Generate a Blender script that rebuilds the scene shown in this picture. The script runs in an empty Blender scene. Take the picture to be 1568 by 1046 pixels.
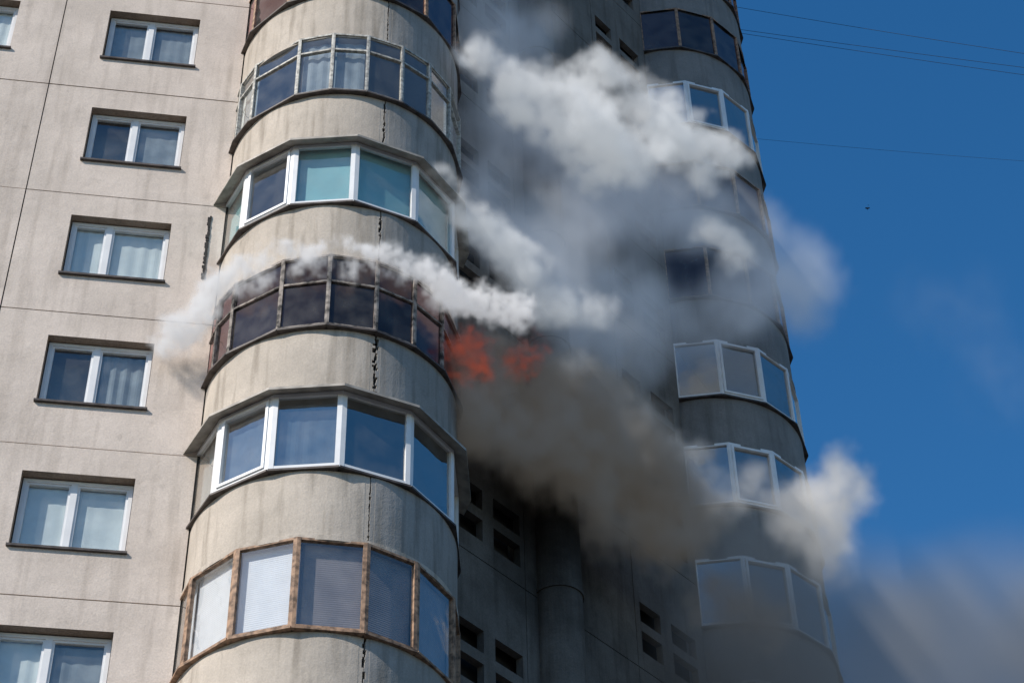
import bpy, math, random
from mathutils import Vector, Matrix
random.seed(7)
EYE=1.6; FL=2.79
sc=bpy.context.scene
# ---------------------------------------------------------------- materials
def newmat(name):
    m=bpy.data.materials.new(name); m.use_nodes=True
    nt=m.node_tree; b=nt.nodes['Principled BSDF']
    return m,nt,b
def concrete(name,c1,c2,speck=0.12,bump=0.25,rough=0.9,streak=0.35,soot=None):
    m,nt,b=newmat(name); N=nt.nodes; L=nt.links
    tc=N.new('ShaderNodeTexCoord')
    n1=N.new('ShaderNodeTexNoise'); n1.inputs['Scale'].default_value=0.9; n1.inputs['Detail'].default_value=8; n1.inputs['Roughness'].default_value=.65
    L.new(tc.outputs['Object'],n1.inputs['Vector'])
    mp=N.new('ShaderNodeMapping'); mp.inputs['Scale'].default_value=(5,5,.45); L.new(tc.outputs['Object'],mp.inputs['Vector'])
    n2=N.new('ShaderNodeTexNoise'); n2.inputs['Scale'].default_value=1.3; n2.inputs['Detail'].default_value=6; L.new(mp.outputs[0],n2.inputs['Vector'])
    n3=N.new('ShaderNodeTexNoise'); n3.inputs['Scale'].default_value=38; n3.inputs['Detail'].default_value=3; L.new(tc.outputs['Object'],n3.inputs['Vector'])
    r1=N.new('ShaderNodeValToRGB'); r1.color_ramp.elements[0].position=.35; r1.color_ramp.elements[1].position=.65
    r1.color_ramp.elements[0].color=(*c2,1); r1.color_ramp.elements[1].color=(*c1,1); L.new(n1.outputs[0],r1.inputs[0])
    mr=N.new('ShaderNodeMapRange'); mr.inputs[1].default_value=.50; mr.inputs[2].default_value=.75; mr.inputs[3].default_value=0; mr.inputs[4].default_value=streak; L.new(n2.outputs[0],mr.inputs[0])
    mx=N.new('ShaderNodeMix'); mx.data_type='RGBA'; L.new(mr.outputs[0],mx.inputs[0]); L.new(r1.outputs[0],mx.inputs[6]); mx.inputs[7].default_value=(c2[0]*.55,c2[1]*.53,c2[2]*.5,1)
    mr2=N.new('ShaderNodeMapRange'); mr2.inputs[1].default_value=.3; mr2.inputs[2].default_value=.7; mr2.inputs[3].default_value=1-speck*1.6; mr2.inputs[4].default_value=1+speck; L.new(n3.outputs[0],mr2.inputs[0])
    mu=N.new('ShaderNodeVectorMath'); mu.operation='SCALE'; L.new(mx.outputs[2],mu.inputs[0]); L.new(mr2.outputs[0],mu.inputs['Scale'])
    col=mu.outputs[0]
    n4=N.new('ShaderNodeTexNoise'); n4.inputs['Scale'].default_value=2.6; n4.inputs['Detail'].default_value=9; n4.inputs['Roughness'].default_value=.75; L.new(tc.outputs['Object'],n4.inputs['Vector'])
    k4=N.new('ShaderNodeMapRange'); k4.inputs[1].default_value=.58; k4.inputs[2].default_value=.72; k4.inputs[3].default_value=1; k4.inputs[4].default_value=.80; L.new(n4.outputs[0],k4.inputs[0])
    s4=N.new('ShaderNodeVectorMath'); s4.operation='SCALE'; L.new(col,s4.inputs[0]); L.new(k4.outputs[0],s4.inputs['Scale']); col=s4.outputs[0]
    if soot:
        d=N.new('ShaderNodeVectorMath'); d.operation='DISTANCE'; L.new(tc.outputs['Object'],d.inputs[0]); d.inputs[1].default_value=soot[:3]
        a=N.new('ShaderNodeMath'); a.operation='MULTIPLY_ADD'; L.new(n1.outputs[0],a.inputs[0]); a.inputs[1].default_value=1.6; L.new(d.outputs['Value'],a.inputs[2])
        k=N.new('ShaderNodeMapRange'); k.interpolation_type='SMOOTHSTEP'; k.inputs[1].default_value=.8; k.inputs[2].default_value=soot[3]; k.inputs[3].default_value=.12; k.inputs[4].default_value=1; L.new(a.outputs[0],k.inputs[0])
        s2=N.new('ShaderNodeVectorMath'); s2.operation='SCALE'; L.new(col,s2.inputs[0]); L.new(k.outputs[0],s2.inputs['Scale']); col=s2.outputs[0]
    L.new(col,b.inputs['Base Color']); b.inputs['Roughness'].default_value=rough; b.inputs['Specular IOR Level'].default_value=.2
    bp=N.new('ShaderNodeBump'); bp.inputs['Strength'].default_value=bump; bp.inputs['Distance'].default_value=.015; L.new(n3.outputs[0],bp.inputs['Height'])
    bp2=N.new('ShaderNodeBump'); bp2.inputs['Strength'].default_value=.3; bp2.inputs['Distance'].default_value=.08; L.new(n1.outputs[0],bp2.inputs['Height']); L.new(bp.outputs[0],bp2.inputs['Normal'])
    L.new(bp2.outputs[0],b.inputs['Normal'])
    return m
def plain(name,c,rough=.5,var=.15,scale=9,metal=0,slat=0):
    m,nt,b=newmat(name); N=nt.nodes; L=nt.links
    tc=N.new('ShaderNodeTexCoord'); n=N.new('ShaderNodeTexNoise'); n.inputs['Scale'].default_value=scale; n.inputs['Detail'].default_value=5
    L.new(tc.outputs['Object'],n.inputs['Vector'])
    r=N.new('ShaderNodeValToRGB'); r.color_ramp.elements[0].position=.35; r.color_ramp.elements[1].position=.62
    r.color_ramp.elements[0].color=(*[x*(1-var*2) for x in c],1); r.color_ramp.elements[1].color=(*c,1)
    L.new(n.outputs[0],r.inputs[0]); L.new(r.outputs[0],b.inputs['Base Color']); b.inputs['Roughness'].default_value=rough; b.inputs['Metallic'].default_value=metal
    if slat:
        wv=N.new('ShaderNodeTexWave'); wv.bands_direction='Z'; wv.inputs['Scale'].default_value=slat; L.new(tc.outputs['Object'],wv.inputs['Vector'])
        bp=N.new('ShaderNodeBump'); bp.inputs['Strength'].default_value=.4; bp.inputs['Distance'].default_value=.007; L.new(wv.outputs['Fac'],bp.inputs['Height']); L.new(bp.outputs[0],b.inputs['Normal'])
    return m
def glassm(name,tint,refl,rc=(1,1,1)):
    m,nt,b=newmat(name); N=nt.nodes; L=nt.links; out=N['Material Output']; N.remove(b)
    t=N.new('ShaderNodeBsdfTransparent'); t.inputs[0].default_value=(*tint,1)
    g=N.new('ShaderNodeBsdfGlossy'); g.inputs['Roughness'].default_value=.03; g.inputs[0].default_value=(*rc,1)
    tc=N.new('ShaderNodeTexCoord'); n=N.new('ShaderNodeTexNoise'); n.inputs['Scale'].default_value=1.6; L.new(tc.outputs['Object'],n.inputs['Vector'])
    bp=N.new('ShaderNodeBump'); bp.inputs['Strength'].default_value=.15; bp.inputs['Distance'].default_value=.05; L.new(n.outputs[0],bp.inputs['Height']); L.new(bp.outputs[0],g.inputs['Normal'])
    lw=N.new('ShaderNodeLayerWeight'); lw.inputs[0].default_value=.5
    pw=N.new('ShaderNodeMath'); pw.operation='POWER'; L.new(lw.outputs['Facing'],pw.inputs[0]); pw.inputs[1].default_value=3.5
    ad=N.new('ShaderNodeMath'); ad.operation='ADD'; ad.use_clamp=True; L.new(pw.outputs[0],ad.inputs[0]); ad.inputs[1].default_value=refl
    mx=N.new('ShaderNodeMixShader'); L.new(ad.outputs[0],mx.inputs[0]); L.new(t.outputs[0],mx.inputs[1]); L.new(g.outputs[0],mx.inputs[2])
    df=N.new('ShaderNodeBsdfDiffuse'); df.inputs[0].default_value=(.55,.53,.50,1)
    dn=N.new('ShaderNodeTexNoise'); dn.inputs['Scale'].default_value=3; dn.inputs['Detail'].default_value=6; L.new(tc.outputs['Object'],dn.inputs['Vector'])
    dm=N.new('ShaderNodeMapRange'); dm.inputs[1].default_value=.35; dm.inputs[2].default_value=.7; dm.inputs[3].default_value=.02; dm.inputs[4].default_value=.10; L.new(dn.outputs[0],dm.inputs[0])
    m3=N.new('ShaderNodeMixShader'); L.new(dm.outputs[0],m3.inputs[0]); L.new(mx.outputs[0],m3.inputs[1]); L.new(df.outputs[0],m3.inputs[2]); L.new(m3.outputs[0],out.inputs[0])
    return m
M={}
M['wall']=concrete('panel_plaster',(.70,.605,.53),(.58,.50,.435),.065,.2,.95,.42)
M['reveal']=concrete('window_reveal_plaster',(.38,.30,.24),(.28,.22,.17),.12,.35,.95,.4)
M['par']=concrete('balcony_concrete',(.54,.475,.405),(.42,.37,.315),.065,.22,.95,.75)
M['parr']=concrete('balcony_concrete_bare_shaded',(.36,.34,.32),(.27,.26,.24),.065,.22,.95,.75)  # bare concrete, with shade right of the seam put into its colour
M['parb']=concrete('balcony_concrete_shaded',(.26,.25,.24),(.19,.185,.18),.08,.3,.95,.5)  # darker balcony concrete: the second bay's shade is part of its base colour
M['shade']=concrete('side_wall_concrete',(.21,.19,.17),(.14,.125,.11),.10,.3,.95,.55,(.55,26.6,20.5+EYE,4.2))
M['dark']=plain('dark_recess',(.03,.027,.025),.9)
M['inner']=plain('interior_plaster',(.25,.24,.23),.9,.1,1)
M['ceil']=plain('ceiling_paint',(.45,.44,.42),.9,.1,1)
M['white']=plain('white_pvc',(.80,.80,.80),.35,.04,4)
M['oldwhite']=plain('old_white_paint',(.55,.53,.48),.7,.3,14)
M['wood']=plain('weathered_wood',(.40,.25,.16),.75,.35,12)
M['burnt']=plain('charred_frame',(.36,.31,.27),.8,.47,9)
M['tin']=plain('canopy_sheet_metal',(.42,.38,.33),.6,.2,5)
M['sill']=plain('sill_metal',(.10,.08,.07),.6,.3,7)
M['curt']=plain('curtain_cloth',(.80,.86,.86),.9,.06,3)
M['curt2']=plain('curtain_grey',(.32,.37,.41),.9,.15,3)
M['teal']=plain('teal_blind',(.29,.56,.60),.8,.05,2)
M['blind']=plain('white_blind',(.80,.80,.85),.7,.04,3,0,9)
M['blind2']=plain('grey_blind',(.30,.26,.27),.8,.1,3,0,9)
M['glass']=glassm('window_glass',(.87,.9,.9),.12,(1,.96,.92))
M['glassb']=glassm('window_glass_blue',(.6,.66,.70),.32,(1,.95,.88))
M['glassr']=glassm('sooty_glass',(.16,.07,.07),.055,(1,.66,.66))
MATS=list(M.values()); MI={k:i for i,k in enumerate(M)}
# ---------------------------------------------------------------- mesh builder
class MB:
    def __init__(s): s.v=[];s.f=[];s.m=[]
    def poly(s,pts,mat):
        b=len(s.v); s.v+= [tuple(p) for p in pts]; s.f.append(tuple(range(b,b+len(pts)))); s.m.append(MI[mat])
    def hexa(s,p,mat):
        b=len(s.v); s.v+=[tuple(q) for q in p]
        for f in ((0,1,2,3),(7,6,5,4),(0,4,5,1),(1,5,6,2),(2,6,7,3),(3,7,4,0)):
            s.f.append(tuple(b+i for i in f)); s.m.append(MI[mat])
    def box(s,o,t,n,s0,s1,d0,d1,z0,z1,mat):
        P=lambda a,d,z:(o[0]+t[0]*a+n[0]*d,o[1]+t[1]*a+n[1]*d,z)
        s.hexa([P(s0,d0,z0),P(s1,d0,z0),P(s1,d1,z0),P(s0,d1,z0),P(s0,d0,z1),P(s1,d0,z1),P(s1,d1,z1),P(s0,d1,z1)],mat)
    def obj(s,name,parent=None):
        me=bpy.data.meshes.new(name); me.from_pydata(s.v,[],s.f)
        for m in MATS: me.materials.append(m)
        me.polygons.foreach_set('material_index',s.m); me.update()
        o=bpy.data.objects.new(name,me); sc.collection.objects.link(o)
        if parent: o.parent=parent
        return o
def holed(mb,o,t,n,s0,s1,z0,z1,holes,depth,mat,hmat=None):
    P=lambda a,d,z:(o[0]+t[0]*a+n[0]*d,o[1]+t[1]*a+n[1]*d,z)
    sb=sorted({s0,s1}|{h[0] for h in holes}|{h[1] for h in holes}); zb=sorted({z0,z1}|{h[2] for h in holes}|{h[3] for h in holes})
    for i in range(len(sb)-1):
        for j in range(len(zb)-1):
            a,b,c,d=sb[i],sb[i+1],zb[j],zb[j+1]; ma,mz=(a+b)/2,(c+d)/2
            if any(h[0]<ma<h[1] and h[2]<mz<h[3] for h in holes): continue
            mb.poly([P(a,0,c),P(b,0,c),P(b,0,d),P(a,0,d)],mat)
    for idx,(a,b,c,d) in enumerate(list(holes)+[(s0,s1,z0,z1)]):
        mm=hmat if (hmat and idx<len(holes)) else mat
        mb.poly([P(a,0,c),P(a,-depth,c),P(a,-depth,d),P(a,0,d)],mm)
        mb.poly([P(b,0,c),P(b,-depth,c),P(b,-depth,d),P(b,0,d)],mm)
        mb.poly([P(a,0,c),P(b,0,c),P(b,-depth,c),P(a,-depth,c)],mm)
        mb.poly([P(a,0,d),P(b,0,d),P(b,-depth,d),P(a,-depth,d)],mm)
def curtain(mb,o,t,n,s0,s1,z0,z1,d,mat,amp=.025,per=.16):
    P=lambda a,dd,z:(o[0]+t[0]*a+n[0]*dd,o[1]+t[1]*a+n[1]*dd,z)
    k=1 if amp==0 else max(4,int((s1-s0)/per*6)); ph=random.random()*6
    for i in range(k):
        a=s0+(s1-s0)*i/k; b=s0+(s1-s0)*(i+1)/k
        w=lambda q: math.sin(q/per*6.28+ph+1.3*math.sin(q*5+ph))*(.6+.4*math.sin(q*3.1+ph*2))
        fa=d+amp*w(a); fb=d+amp*w(b)
        mb.poly([P(a,fa,z0),P(b,fb,z0),P(b,fb,z1),P(a,fa,z1)],mat)
bld=bpy.data.objects.new('apartment_building',None); sc.collection.objects.link(bld)
# ---------------------------------------------------------------- geometry plan
O1=(0,24.28); T1=(.9866,.1633); N1=(.1633,-.9866)
A2=(-1.13,25.0); T2=(.6393,.7690); N2=(.7690,-.6393); LEN2=7.02
C1=(-2.95,24.2); C2=(4.02,32.4); R=2.03
def PT(C,a,r): a=math.radians(a); return (C[0]+r*math.sin(a),C[1]-r*math.cos(a))
SILL=lambda k: EYE+15.5+FL*k
KS=range(-5,13)
ZTOP=SILL(12)+2.2
mb=MB()
def wl(s,d): return (O1[0]+T1[0]*s+N1[0]*d,O1[1]+T1[1]*s+N1[1]*d)
poly=[wl(-18,-.55),wl(-5.0,-.55),(-4.6,24.0),(-1.6,25.1),(-1.45,25.25),(3.0,30.6),(3.4,31.2),(5.3,34.2),(5.3,42),(-18,42)]
n=len(poly)
for i in range(n):
    a,b=poly[i],poly[(i+1)%n]
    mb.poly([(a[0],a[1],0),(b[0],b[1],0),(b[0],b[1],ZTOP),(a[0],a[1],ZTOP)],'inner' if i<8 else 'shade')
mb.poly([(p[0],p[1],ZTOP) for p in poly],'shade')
mb.obj('building_core',bld)
# left wall
mb=MB(); g=MB()
panels=[(-8.33,-4.93,(-7.50,-5.82)),(-11.75,-8.33,(-10.85,-9.16)),(-15.1,-11.75,(-14.2,-12.5)),(-18,-15.1,None)]
RD=.16
backs={0:('curt','curt2'),1:('curt','curt'),2:(None,'curt2'),3:('curt','curt'),4:(None,'curt2'),5:('curt2','curt2')}
for k in range(-6,12):
    zt=EYE+24.70+FL*(k-3); zb=zt-1.40; pz0=zt+.52-FL; pz1=zt+.52
    for pi,(a,b,w) in enumerate(panels):
        hs=[(w[0],w[1],zb,zt)] if w else []
        jt=random.uniform(-.005,.005); O1j=(O1[0]+N1[0]*jt,O1[1]+N1[1]*jt)
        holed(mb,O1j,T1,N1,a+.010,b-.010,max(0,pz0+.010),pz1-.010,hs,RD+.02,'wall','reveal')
        if not w: continue
        s0,s1=w
        mb.box(O1,T1,N1,s0-.03,s1+.03,-RD,.05,zb-.03,zb+.008,'sill')
        f0,f1=s0+.02,s1-.02; h0,h1=zb+.02,zt-.02; D0,D1=-RD-.07,-RD+.0
        split=f0+(f1-f0)*(.47+random.choice([0,0,-.08]))
        for (x0,x1,y0,y1) in ((f0,f0+.06,h0,h1),(f1-.06,f1,h0,h1),(f0+.06,f1-.06,h1-.06,h1),(f0+.06,f1-.06,h0,h0+.06),(split-.05,split+.05,h0+.06,h1-.06)):
            mb.box(O1,T1,N1,x0,x1,D0,D1,y0,y1,'white')
        pr=backs.get(k,('curt','curt2')) if pi==0 else random.choice([('curt','curt'),('curt2','curt'),(None,'curt2')])
        for si,(x0,x1) in enumerate(((f0+.06,split-.05),(split+.05,f1-.06))):
            for (q0,q1,r0,r1) in ((x0,x0+.035,h0+.06,h1-.06),(x1-.035,x1,h0+.06,h1-.06),(x0+.035,x1-.035,h1-.095,h1-.06),(x0+.035,x1-.035,h0+.06,h0+.095)):
                mb.box(O1,T1,N1,q0,q1,D0-.01,D1-.02,r0,r1,'white')
            P=lambda a,d,z:(O1[0]+T1[0]*a+N1[0]*d,O1[1]+T1[1]*a+N1[1]*d,z)
            g.poly([P(x0,D1-.045,h0+.06),P(x1,D1-.045,h0+.06),P(x1,D1-.045,h1-.06),P(x0,D1-.045,h1-.06)],'glass')
            kind=pr[si]
            if kind: curtain(mb,O1,T1,N1,x0-.03,x1+.03,h0-.1,h1-(0 if kind=='curt' else .12),-RD-.105,kind,.007 if kind=='curt' else .016,.2)
mb.obj('left_wall',bld); g.obj('left_window_glass',bld)
sb=MB()
for a in (-4.95,-8.33,-11.75,-15.1): sb.box(O1,T1,N1,a-.05,a+.05,-.08,-.014,0,ZTOP-.2,'dark')
for k in range(-6,12):
    z=EYE+24.70+FL*(k-3)+.52; sb.box(O1,T1,N1,-18,-4.93,-.07,-.016,z-.04,z+.04,'sill')
zz=EYE+23.45
while zz<EYE+24.95:
    ze=zz+random.uniform(.03,.08); w=random.uniform(.01,.05); sb.box(O1,T1,N1,-5.18-w,-5.18+random.uniform(.01,.02),-.01,.008+random.random()*.01,zz,ze-.0005,'dark'); zz=ze
sb.obj('panel_joints',bld)
# dark side wall
mb=MB()
for k in KS:
    hs=[]; q=SILL(k)-.88
    for (a,b) in ((.33,.90),(1.17,1.84),(5.10,5.70),(6.02,6.75)):
        hs+=[(a,b,q,q+.42),(a,b,q-.64,q-.20)]
    z0=SILL(k)-1.9; z1=z0+FL
    for (sa,sbb) in ((0,1.95),(1.95,4.95),(4.95,LEN2)):
        hh=[h for h in hs if sa<h[0]<sbb]
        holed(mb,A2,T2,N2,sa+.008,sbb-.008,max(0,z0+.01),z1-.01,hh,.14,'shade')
mb.box(A2,T2,N2,1.9,5.0,-.2,-.05,0,ZTOP,'dark')
mb.box(A2,T2,N2,.2,1.88,-.34,-.30,0,ZTOP,'dark'); mb.box(A2,T2,N2,5.02,6.9,-.34,-.30,0,ZTOP,'dark')
def cyl(mb,C,r,z0,z1,mat,seg=40):
    pts=[PT(C,i*360/seg,r) for i in range(seg)]
    for i in range(seg):
        a,b=pts[i],pts[(i+1)%seg]; mb.poly([(*a,z0),(*b,z0),(*b,z1),(*a,z1)],mat)
    mb.poly([(*p,z1) for p in pts],mat); mb.poly([(*p,z0) for p in pts[::-1]],mat)
PC=(.66,26.93)
for k in KS:
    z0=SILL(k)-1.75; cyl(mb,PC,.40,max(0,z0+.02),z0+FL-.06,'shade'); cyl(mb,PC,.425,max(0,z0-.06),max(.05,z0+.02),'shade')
mb.obj('side_wall',bld)
# ---------------------------------------------------------------- bays
def ring(mb,C,a0,a1,r0,r1,z0,z1,mat,step=3.0):
    k=max(1,int(abs(a1-a0)/step))
    for i in range(k):
        p=a0+(a1-a0)*i/k; q=a0+(a1-a0)*(i+1)/k
        A,B,Cc,D=PT(C,p,r1),PT(C,q,r1),PT(C,q,r0),PT(C,p,r0)
        mb.poly([(*A,z0),(*B,z0),(*B,z1),(*A,z1)],mat); mb.poly([(*A,z1),(*B,z1),(*Cc,z1),(*D,z1)],mat)
        mb.poly([(*A,z0),(*D,z0),(*Cc,z0),(*B,z0)],mat); mb.poly([(*D,z0),(*D,z1),(*Cc,z1),(*Cc,z0)],mat)
    for p in (a0,a1):
        A,D=PT(C,p,r1),PT(C,p,r0); mb.poly([(*A,z0),(*A,z1),(*D,z1),(*D,z0)],mat)
STY={ 'pvc':dict(fr='white',post=.075,h=1.44,eave=True,gl='glassb',trans=0,back=['curt','curt2','curt2',None,None,None,None,None]),  # curtains behind the left panes are added to mimic bright sky reflections
      'thin':dict(fr='white',post=.045,h=1.52,eave=False,gl='glassb',trans=0,back=[None]),
      'pvcteal':dict(fr='white',post=.075,h=1.44,eave=True,gl='glass',trans=0,back=['teal']),
      'old':dict(fr='oldwhite',post=.032,h=1.55,eave=False,gl='glass',trans=.72,back=['curt','curt2',None,'curt2','curt2',None,None,None]),
      'blind':dict(fr='wood',post=.055,h=1.50,eave=False,gl='glass',trans=0,back=['blind']),
      'wood':dict(fr='wood',post=.04,h=1.52,eave=False,gl='glassr',trans=0,back=[None]),
      'burnt':dict(fr='burnt',post=.035,h=1.53,eave=False,gl='glassr',trans=.62,back=[None])}
def bay(name,C,vertf,arc,styles,seam,pm):
    root=bpy.data.objects.new(name,None); sc.collection.objects.link(root); root.parent=bld
    pb=MB(); fb=MB(); gb=MB()
    for k in KS:
        verts=vertf(k)
        S=SILL(k); z0=S-1.22; z1=S-.05
        jog=random.uniform(-.008,.01)
        if seam is None: ring(pb,C,arc[0],arc[1],R-.09,R+jog,max(0,z0),z1,pm)
        else:
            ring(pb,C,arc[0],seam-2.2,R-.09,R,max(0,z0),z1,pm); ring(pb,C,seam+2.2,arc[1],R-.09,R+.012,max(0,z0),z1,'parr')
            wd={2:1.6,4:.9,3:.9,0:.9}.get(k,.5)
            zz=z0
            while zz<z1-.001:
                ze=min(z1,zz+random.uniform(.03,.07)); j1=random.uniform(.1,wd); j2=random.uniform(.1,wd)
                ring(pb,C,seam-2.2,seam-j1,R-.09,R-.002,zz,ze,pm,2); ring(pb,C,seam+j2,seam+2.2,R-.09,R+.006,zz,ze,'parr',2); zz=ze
            ring(pb,C,seam-2,seam+2,R-.14,R-.095,z0,z1,'dark' if k==2 else 'sill',2)
        pts=[PT(C,arc[0]+(arc[1]-arc[0])*i/48,R+.03) for i in range(49)]
        zs0,zs1=z0-.09,z0-.002
        pb.poly([(*p,zs0) for p in pts[::-1]],'ceil'); pb.poly([(*p,zs1) for p in pts],'ceil')
        for i in range(48): pb.poly([(*pts[i],zs0),(*pts[i+1],zs0),(*pts[i+1],zs1),(*pts[i],zs1)],pm)
        st=styles(k); sd=STY[st]
        RV=R+.075
        V=[PT(C,a,RV) for a in verts]
        for i in range(len(V)-1):
            a,b=V[i],V[i+1]; L=math.dist(a,b); t=((b[0]-a[0])/L,(b[1]-a[1])/L); nn=(t[1],-t[0])
            H=sd['h']; p=sd['post']; fr=sd['fr']
            fb.box(a,t,nn,0,L,-.16,.035,S-.048,S-.012,'sill' if st!='blind' else 'wood')
            d0,d1=-.07,0
            fb.box(a,t,nn,0,p,d0,d1,S-.01,S+H,fr); fb.box(a,t,nn,L-p,L,d0,d1,S-.01,S+H,fr)
            e=.065 if fr=='white' else .04
            fb.box(a,t,nn,p,L-p,d0,d1-.003,S-.01,S+e,fr); fb.box(a,t,nn,p,L-p,d0,d1-.003,S+H-e,S+H,fr)
            if sd['trans']:
                zt=S+H*sd['trans']; fb.box(a,t,nn,p,L-p,d0,d1-.006,zt-.02,zt+.02,fr)
            if fr=='white' and i in (1,):
                fb.box(a,t,nn,p,p+.05,d0,d1+.02,S+e,S+H-e,fr); fb.box(a,t,nn,L-p-.05,L-p,d0,d1+.02,S+e,S+H-e,fr)
                fb.box(a,t,nn,p+.05,L-p-.05,d0,d1+.02,S+H-e-.05,S+H-e,fr); fb.box(a,t,nn,p+.05,L-p-.05,d0,d1+.02,S+e,S+e+.05,fr)
            P=lambda s,d,z:(a[0]+t[0]*s+nn[0]*d,a[1]+t[1]*s+nn[1]*d,z)
            gb.poly([P(p,-.04,S+e),P(L-p,-.04,S+e),P(L-p,-.04,S+H-e),P(p,-.04,S+H-e)],sd['gl'])
            bk=sd['back'][i%len(sd['back'])]
            if st=='blind' and i>=3: bk='blind2'
            if st=='pvcteal' and i==1: bk=None
            if bk: curtain(fb,a,t,nn,.05,L-.05,S-.1,S+H-(.0 if bk!='curt2' else .12),-.14,bk,0 if 'blind' in bk or bk=='teal' else .014,.22)
            ztop=S+FL-1.22-.09
            if sd['eave']:
                fb.box(a,t,nn,0,L,-.10,-.012,S+H,S+H+.05,fr)
                W0=PT(C,verts[i],RV+.20); W1=PT(C,verts[i+1],RV+.20); U0_=PT(C,verts[i],R-.1); U1=PT(C,verts[i+1],R-.1)
                ze=S+H-.02; zi=S+H+.10
                fb.poly([(*W0,ze),(*W1,ze),(*U1,zi),(*U0_,zi)],'tin'); fb.poly([(*W0,ze-.0),(*W0,ze-.045),(*W1,ze-.045),(*W1,ze)],'tin')
                fb.poly([(*W0,ze-.03),(*W1,ze-.03),(*U1,zi-.03),(*U0_,zi-.03)],'tin')
            elif S+H<ztop: fb.box(a,t,nn,0,L,-.08,-.02,S+H,ztop,fr)
    pb.obj('parapets',root); fb.obj('glazing_frames',root); gb.obj('glazing_glass',root)
s1={0:'blind',1:'pvc',2:'burnt',3:'pvcteal',4:'old',5:'wood'}
v1={0:[-76,-55,-28,-3,24,47,75,100,114],2:[-74,-58,-45,-18,3,24,43,62,88,114],4:[-76,-62,-47,-19,-2,15,33,50,68,90,114],5:[-76,-55,-28,-3,24,47,75,100,114]}
bay('corner_bay',C1,lambda k:v1.get(k,[-74,-45,-17,11.5,42,73,104,114]),(-79,114),lambda k:s1.get(k,['old','pvc','wood'][k%3]),25,'par')
s2={2:'thin',3:'thin',4:'thin',5:'wood',6:'wood',7:'thin',8:'wood',9:'wood',1:'old'}
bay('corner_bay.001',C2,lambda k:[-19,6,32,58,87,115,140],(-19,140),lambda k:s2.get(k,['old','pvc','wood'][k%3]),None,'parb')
# ground
me=bpy.data.meshes.new('ground'); me.from_pydata([(-600,-600,0),(600,-600,0),(600,600,0),(-600,600,0)],[],[(0,1,2,3)])
gr=bpy.data.objects.new('ground',me); sc.collection.objects.link(gr); me.materials.append(concrete('ground_asphalt',(.06,.06,.06),(.045,.045,.045)))
# wires
wm=plain('cable_rubber',(.02,.03,.04),.6)
for (p,q,sag) in (((6.0,34.6,44.0),(16.5,34,40.6),.1),((6.0,34.6,43.85),(16.5,34,40.25),.12),((5.6,35.5,46.4),(16.5,34,41.2),.2),((5.9,34.6,39.4),(16.5,34,37.2),.2)):
    cu=bpy.data.curves.new('overhead_cable','CURVE'); cu.dimensions='3D'; cu.bevel_depth=.006 if p[2]>40 else .0035; sp=cu.splines.new('POLY'); sp.points.add(24)
    for i in range(25):
        u=i/24*1.6; z=p[2]+(q[2]-p[2])*u-sag*4*(u/1.6)*(1-u/1.6); sp.points[i].co=(p[0]+(q[0]-p[0])*u,p[1]+(q[1]-p[1])*u,z+EYE,1)
    cu.materials.append(wm); o=bpy.data.objects.new('overhead_cable',cu); sc.collection.objects.link(o)
# small distant bird
bm_m=plain('bird_feathers',(.05,.045,.04),.8)
bx,by,bz=8.9,34,35.9+EYE
v=[(0,.11,0),(.025,.02,.01),(0,-.12,0),(-.025,.02,.01),(0,.02,-.03),(.16,.05,.05),(.15,-.01,.045),(-.16,.05,.05),(-.15,-.01,.045),(.03,-.17,0),(-.03,-.17,0),(.02,.05,.01),(-.02,.05,.01),(.02,-.03,.01),(-.02,-.03,.01)]
v=[(a*.35,b*.7,c*.7) for a,b,c in v]
f=[(0,1,4),(0,4,3),(1,2,4),(3,4,2),(0,3,2,1),(11,5,6,13),(12,14,8,7),(2,9,10)]
me=bpy.data.meshes.new('bird'); me.from_pydata([(a+bx,b+by,c+bz) for a,b,c in v],[],f); me.materials.append(bm_m); o=bpy.data.objects.new('bird',me); sc.collection.objects.link(o)
# ---------------------------------------------------------------- world, sun, camera
el=math.radians(38); sx,sy=-.75,-.661
S=Vector((sx*math.cos(el),sy*math.cos(el),math.sin(el)))
w=bpy.data.worlds.new('World'); sc.world=w; w.use_nodes=True; nt=w.node_tree
sky=nt.nodes.new('ShaderNodeTexSky'); sky.sky_type='NISHITA'; sky.sun_disc=False; sky.sun_elevation=el; sky.sun_rotation=math.atan2(sx,sy)%(2*math.pi)
sky.dust_density=.3; sky.ozone_density=3.2; sky.air_density=1.1
hs=nt.nodes.new('ShaderNodeHueSaturation'); hs.inputs['Saturation'].default_value=1.32; nt.links.new(sky.outputs[0],hs.inputs['Color'])
bg=nt.nodes['Background']; bg.inputs[1].default_value=.14; nt.links.new(hs.outputs[0],bg.inputs[0])
l=bpy.data.lights.new('sun','SUN'); l.energy=5; l.angle=math.radians(.5); l.color=(1,.935,.85)
lo=bpy.data.objects.new('sun',l); sc.collection.objects.link(lo); lo.rotation_euler=S.to_track_quat('Z','Y').to_euler()
th=math.radians(43); r=math.radians(1.47)
F=Vector((0,math.cos(th),math.sin(th))); R0=Vector((1,0,0)); U0=Vector((0,-math.sin(th),math.cos(th)))
Rr=R0*math.cos(r)-U0*math.sin(r); Uu=U0*math.cos(r)+R0*math.sin(r)
cam=bpy.data.cameras.new('camera'); co=bpy.data.objects.new('camera',cam); sc.collection.objects.link(co); cam.lens=70; cam.sensor_width=36; cam.clip_end=3000
mt=Matrix((Rr,Uu,-F)).transposed().to_4x4(); mt.translation=(0,0,EYE); co.matrix_world=mt
sc.camera=co
sc.view_settings.view_transform='Standard'; sc.view_settings.look='None'
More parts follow.
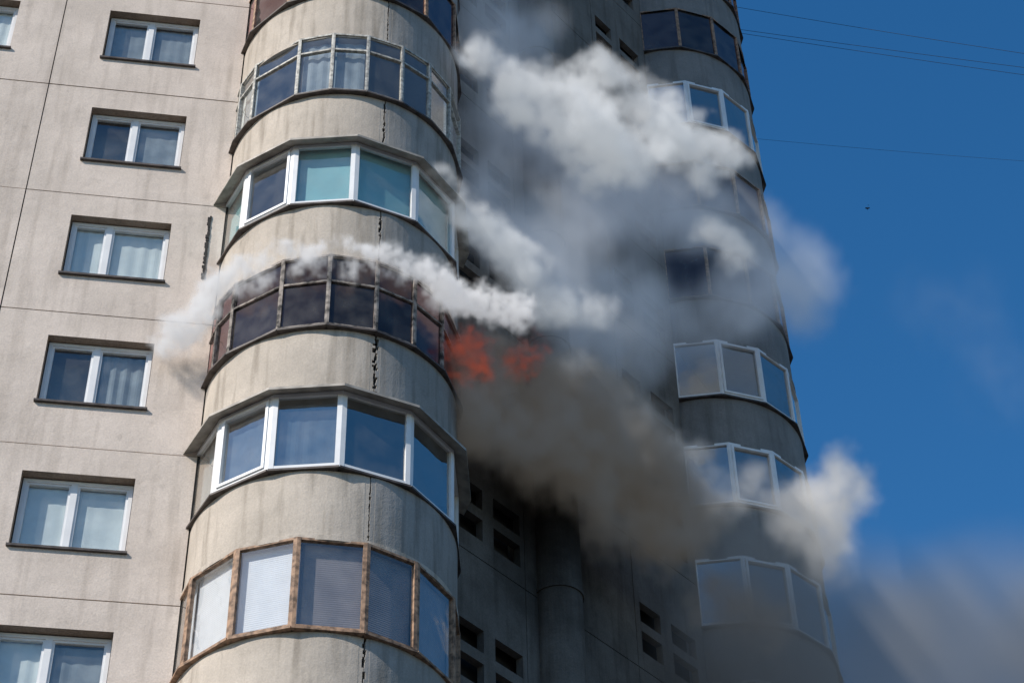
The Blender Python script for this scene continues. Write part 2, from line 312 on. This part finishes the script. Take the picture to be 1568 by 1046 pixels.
# ---------------------------------------------------------------- smoke (density grids)
def smoke(name,puffs,vox,dens,color,glow=(0,0,0),gs=0,warp=.35,wscale=1.2,thr=.15,top=1.5,aniso=0,pad=.25,lo=.15,hi=1.3):
    m=bpy.data.materials.new(name+'_volume'); m.use_nodes=True; N=m.node_tree.nodes; L=m.node_tree.links; N.remove(N['Principled BSDF'])
    at=N.new('ShaderNodeAttribute'); at.attribute_name='density'
    mu=N.new('ShaderNodeMath'); mu.operation='MULTIPLY'; L.new(at.outputs['Fac'],mu.inputs[0]); mu.inputs[1].default_value=dens
    pv=N.new('ShaderNodeVolumePrincipled'); pv.inputs['Density Attribute'].default_value=''
    pv.inputs['Color'].default_value=(*color,1); pv.inputs['Anisotropy'].default_value=aniso; L.new(mu.outputs[0],pv.inputs['Density'])
    m2=N.new('ShaderNodeMath'); m2.operation='MULTIPLY'; L.new(mu.outputs[0],m2.inputs[0]); m2.inputs[1].default_value=gs; L.new(m2.outputs[0],pv.inputs['Emission Strength']); pv.inputs['Emission Color'].default_value=(*glow,1)  # smoke emission stands in for multiple scattering; only the flames truly glow
    L.new(pv.outputs[0],N['Material Output'].inputs['Volume'])
    bmin=[min(p[i]-p[3] for p in puffs)-pad for i in range(3)]; bmax=[max(p[i]+p[3] for p in puffs)+pad for i in range(3)]
    ng=bpy.data.node_groups.new(name,'GeometryNodeTree'); ng.interface.new_socket('Geometry',in_out='OUTPUT',socket_type='NodeSocketGeometry')
    N=ng.nodes; L=ng.links
    out=N.new('NodeGroupOutput'); vc=N.new('GeometryNodeVolumeCube'); sm=N.new('GeometryNodeSetMaterial'); sm.inputs['Material'].default_value=m
    vc.inputs['Min'].default_value=bmin; vc.inputs['Max'].default_value=bmax
    for i,a in enumerate('XYZ'): vc.inputs['Resolution '+a].default_value=max(8,int((bmax[i]-bmin[i])/vox))
    pos=N.new('GeometryNodeInputPosition')
    def noise(scale,det,vecsock):
        q=N.new('ShaderNodeTexNoise'); q.inputs['Scale'].default_value=scale; q.inputs['Detail'].default_value=det; q.inputs['Roughness'].default_value=.6; L.new(vecsock,q.inputs['Vector']); return q
    q=noise(wscale,4,pos.outputs[0])
    sub=N.new('ShaderNodeVectorMath'); sub.operation='SUBTRACT'; L.new(q.outputs['Color'],sub.inputs[0]); sub.inputs[1].default_value=(.5,.5,.5)
    sca=N.new('ShaderNodeVectorMath'); sca.operation='SCALE'; L.new(sub.outputs[0],sca.inputs[0]); sca.inputs['Scale'].default_value=warp*2
    add=N.new('ShaderNodeVectorMath'); add.operation='ADD'; L.new(pos.outputs[0],add.inputs[0]); L.new(sca.outputs[0],add.inputs[1])
    acc=None
    for (x,y,z,rr,wt) in puffs:
        d=N.new('ShaderNodeVectorMath'); d.operation='DISTANCE'; L.new(add.outputs[0],d.inputs[0]); d.inputs[1].default_value=(x,y,z)
        mr=N.new('ShaderNodeMapRange'); mr.interpolation_type='SMOOTHSTEP'; mr.inputs[1].default_value=0; mr.inputs[2].default_value=rr; mr.inputs[3].default_value=wt; mr.inputs[4].default_value=0
        L.new(d.outputs['Value'],mr.inputs[0])
        if acc is None: acc=mr.outputs[0]
        else:
            a=N.new('ShaderNodeMath'); a.operation='ADD'; L.new(acc,a.inputs[0]); L.new(mr.outputs[0],a.inputs[1]); acc=a.outputs[0]
    nn=noise(wscale*2.6,5,pos.outputs[0])
    mm=N.new('ShaderNodeMapRange'); mm.inputs[1].default_value=.35; mm.inputs[2].default_value=.65; mm.inputs[3].default_value=lo; mm.inputs[4].default_value=hi; L.new(nn.outputs[0],mm.inputs[0])
    mu=N.new('ShaderNodeMath'); mu.operation='MULTIPLY'; L.new(acc,mu.inputs[0]); L.new(mm.outputs[0],mu.inputs[1])
    sb=N.new('ShaderNodeMath'); sb.operation='SUBTRACT'; L.new(mu.outputs[0],sb.inputs[0]); sb.inputs[1].default_value=thr
    mx=N.new('ShaderNodeMath'); mx.operation='MAXIMUM'; L.new(sb.outputs[0],mx.inputs[0]); mx.inputs[1].default_value=0
    mn=N.new('ShaderNodeMath'); mn.operation='MINIMUM'; L.new(mx.outputs[0],mn.inputs[0]); mn.inputs[1].default_value=top
    L.new(mn.outputs[0],vc.inputs['Density']); L.new(vc.outputs[0],sm.inputs['Geometry']); L.new(sm.outputs[0],out.inputs[0])
    me=bpy.data.meshes.new(name); me.materials.append(m); o=bpy.data.objects.new(name,me); sc.collection.objects.link(o)
    md=o.modifiers.new('smoke_field','NODES'); md.node_group=ng
    if name!='flames': o.parent=plume
    return o
plume=bpy.data.objects.new('smoke_plume',None); sc.collection.objects.link(plume)
E=EYE
def path(pts,sp=.8,jit=.15,rj=.2,wt=1,rs=1):
    out=[]
    for i in range(len(pts)-1):
        a,b=Vector(pts[i][:3]),Vector(pts[i+1][:3]); ra,rb=pts[i][3],pts[i+1][3]
        n=max(1,int((b-a).length/((ra+rb)/2*sp)))
        for j in range(n):
            u=j/n; p=a.lerp(b,u); rr=(ra+(rb-ra)*u)
            out.append((p.x+random.uniform(-1,1)*jit*rr*2,p.y+random.uniform(-1,1)*jit*rr*2,p.z+E+random.uniform(-1,1)*jit*rr*2,rs*rr*random.uniform(1-rj,1+rj),wt))
    p=pts[-1]; out.append((p[0],p[1],p[2]+E,p[3]*rs,wt)); return out
random.seed(21)
rib=[]
for i in range(24):
    a=-64+i*5.8; x,y=PT(C1,a,R+.28+.05*math.sin(i*1.1)); th_=.23 if -25<a<15 else .32
    rib.append((x,y,E+22.58+.08*math.sin(i*1.7),th_*random.uniform(.8,1.25),random.uniform(.65,1.25)))
for i in range(10):
    a=-58+i*12+random.uniform(-4,4); x,y=PT(C1,a,R+.2); rib.append((x,y,E+22.25+random.uniform(-.15,.1),random.uniform(.25,.38),random.uniform(.3,.6)))
for (x,y,h,rr) in ((-4.83,22.8,22.2,.36),(-5.1,22.9,21.95,.44),(-5.38,23,21.7,.54),(-.85,23.1,22.62,.34),(-.6,23.3,22.66,.40),(-.35,23.5,22.7,.46),(-.03,23.7,22.8,.5),(.2,23.8,22.85,.42)): rib.append((x,y,E+h,rr,.9))
W=(.97,.965,.96)
smoke('smoke_ribbon',rib,.045,7.5,W,(.95,.96,1),.30,.34,2.8,.15,1.5,0,.25,-.1,1.75)
up=path([(-.88,23.3,29.1,.2),(-.47,23.5,28.95,.34),(.31,24.0,28.62,.55),(1.28,24.6,28.39,.65),(1.9,25.0,28.2,.7),(2.5,25.5,28.4,.6)],.85,.2,rs=1.55)
up+=path([(1.2,24.6,29.7,.4),(1.7,24.9,30.1,.55),(2.26,25.3,30.14,.65),(2.94,25.8,30.4,.65),(3.46,26.2,30.24,.65),(3.98,26.6,30.04,.6),(4.6,26.9,30.1,.45)],.85,.2,rs=1.5)
up+=path([(1.8,25.1,29.2,.5),(2.4,25.4,29.3,.5),(3.4,26.1,29.4,.55),(3.9,26.6,29.1,.45)],.9,.2,rs=1.4)
up+=path([(-1.18,23.0,25.2,.16),(-.55,23.5,24.81,.3),(-.05,24,25.07,.3)],.9,rs=1.5)
up+=path([(-.4,23.7,24.8,.3),(.32,24.2,24.3,.52),(.76,24.5,24.03,.55),(1.3,24.9,23.9,.45)],.9,rs=1.55)
up+=path([(3.9,27.3,28.4,.35),(4.6,28.0,28.2,.4)],.8,.2,.2,.7,rs=1.6)
smoke('smoke_billows_upper',up,.065,3.6,W,(.88,.94,1),.25,.62,.92,.15,1.6,0,.3,0,1.5)
hz=path([(.05,24.8,30.2,.8),(.67,25.3,29.0,1.0),(1.59,26.3,28.8,1.1),(2.7,27.2,29.2,1.2),(3.87,28.2,29.8,1.1),(4.6,28.9,29.8,.9),(5.3,29.3,29.7,.9),(5.9,29.7,29.2,.85),(6.1,30,28.4,.7)],.6,.25,rs=1.35)
hz+=path([(-.6,24.3,27.6,.8),(.1,24.8,26.6,1.0),(1.0,25.7,26.0,1.1),(2.0,26.7,26.2,1.0),(3.2,27.7,26.8,1.0),(4.4,28.4,27.6,1.0),(5.4,29.2,28.2,.9)],.6,.25,rs=1.4)
hz+=path([(.2,25.2,31.5,.9),(-.2,25,33,.9)],.7,.25,rs=1.3)
hz+=path([(-.3,24.2,25.4,.7),(.6,24.9,24.6,.8),(1.3,25.7,24.2,.8),(2.4,26.8,24.6,.8)],.7,.2,rs=1.3)
smoke('smoke_haze_upper',hz,.18,.78,(.93,.95,.98),(.58,.72,.95),.16,.75,.6,.15,1.8,lo=.3,hi=1.2)
hz=[(9.45,30,28.4+E,1.5,.35),(9.8,30,26.6+E,1.5,.4),(8.6,30,28.8+E,1.2,.3)]
smoke('smoke_wisps',hz,.2,.12,(.93,.95,.98),(.62,.78,1),.1,1.1,.9,.03,1.8)
dk=path([(-1.0,23.8,21.7,.45),(-.7,24.1,21.4,.65),(-.19,24.7,21.0,.9),(.45,25.3,21.1,.95),(1.15,25.9,21.6,1.0),(1.95,26.6,21.8,1.0),(2.66,27.2,21.7,.9),(3.3,27.6,21.5,.8)],.5,.2,rs=1.25)
dk+=path([(-.5,24.3,22.0,.55),(.36,25.1,22.1,.75),(1.2,25.8,22.7,.75),(1.9,26.4,23.1,.7),(2.5,26.9,22.7,.7)],.55,.2,rs=1.2)
dk+=path([(1.21,26.2,20.8,.75),(2.2,27.2,20.8,.8),(3.4,28.1,20.4,.9),(4.3,28.5,20.0,.9)],.7,.2,rs=1.2)
smoke('smoke_billows_dark',dk,.10,3.4,(.70,.65,.59),(.62,.57,.50),.055,.75,.9,.22,1.5,lo=.15,hi=1.35)
wt=path([(1.6,26.0,22.9,.4),(2.4,26.9,22.6,.55),(3.4,27.5,22.2,.6),(4.2,27.8,21.96,.65),(4.9,27.9,21.7,.7),(5.25,28.0,21.9,.7),(5.87,28.1,22.66,.6)],.8,.2,rs=1.35)
wt+=path([(5.5,28.0,22.2,.65),(6.12,28.1,21.91,.65),(5.8,28.1,21.3,.6),(5.46,28.1,20.7,.65)],.8,.2,rs=1.35)+path([(.7,24.9,22.7,.28),(1.0,25.1,22.6,.35)],rs=1.3)
smoke('smoke_billows_lower',wt,.08,2.2,W,(.95,.94,.92),.20,.6,.95,.12,lo=.1,hi=1.4)
hb=path([(3.6,28.1,20.4,.9),(4.61,28.2,20.2,1.1),(5.75,28.6,20.3,1.3),(7.05,28.8,20.2,1.5),(8.34,29,20.1,1.6),(9.5,29,20.1,1.7),(10.8,29,20.1,1.8)],.5,.15,.1,rs=1.45)
hb+=path([(3.6,28.2,19.2,1.3),(5,28.4,18.8,1.5),(7,28.6,18.6,1.7),(9,29,18.4,1.8),(10.8,29,18.4,1.8)],.5,.15,.1,1,rs=1.4)
smoke('smoke_haze_lower',hb,.22,.40,(.50,.50,.50),(.5,.55,.6),.05,.5,.45,.05,1.5,lo=.7,hi=1.1)
fl=path([(-1.1,23.3,21.7,.35),(-.8,23.45,21.95,.45),(-.4,23.7,22.0,.45),(0,24.0,22.15,.45),(.45,24.3,22.4,.4)],.6,.3,rs=1.15)+path([(-.9,23.5,21.3,.3),(-.5,23.8,21.5,.35)],.6,.3)
smoke('flames',fl,.045,3.2,(.20,.14,.13),(1,.17,.07),.24,.55,3.0,.62,lo=-.5,hi=2.2)
ds=[(x,y+.05,z+.1,rr*1.3,.6) for (x,y,z,rr,w_) in fl]
smoke('smoke_around_fire',ds,.10,2.6,(.42,.36,.34),(.5,.4,.4),.04,.5,1.4,.2,1.2,lo=.2,hi=1.2)
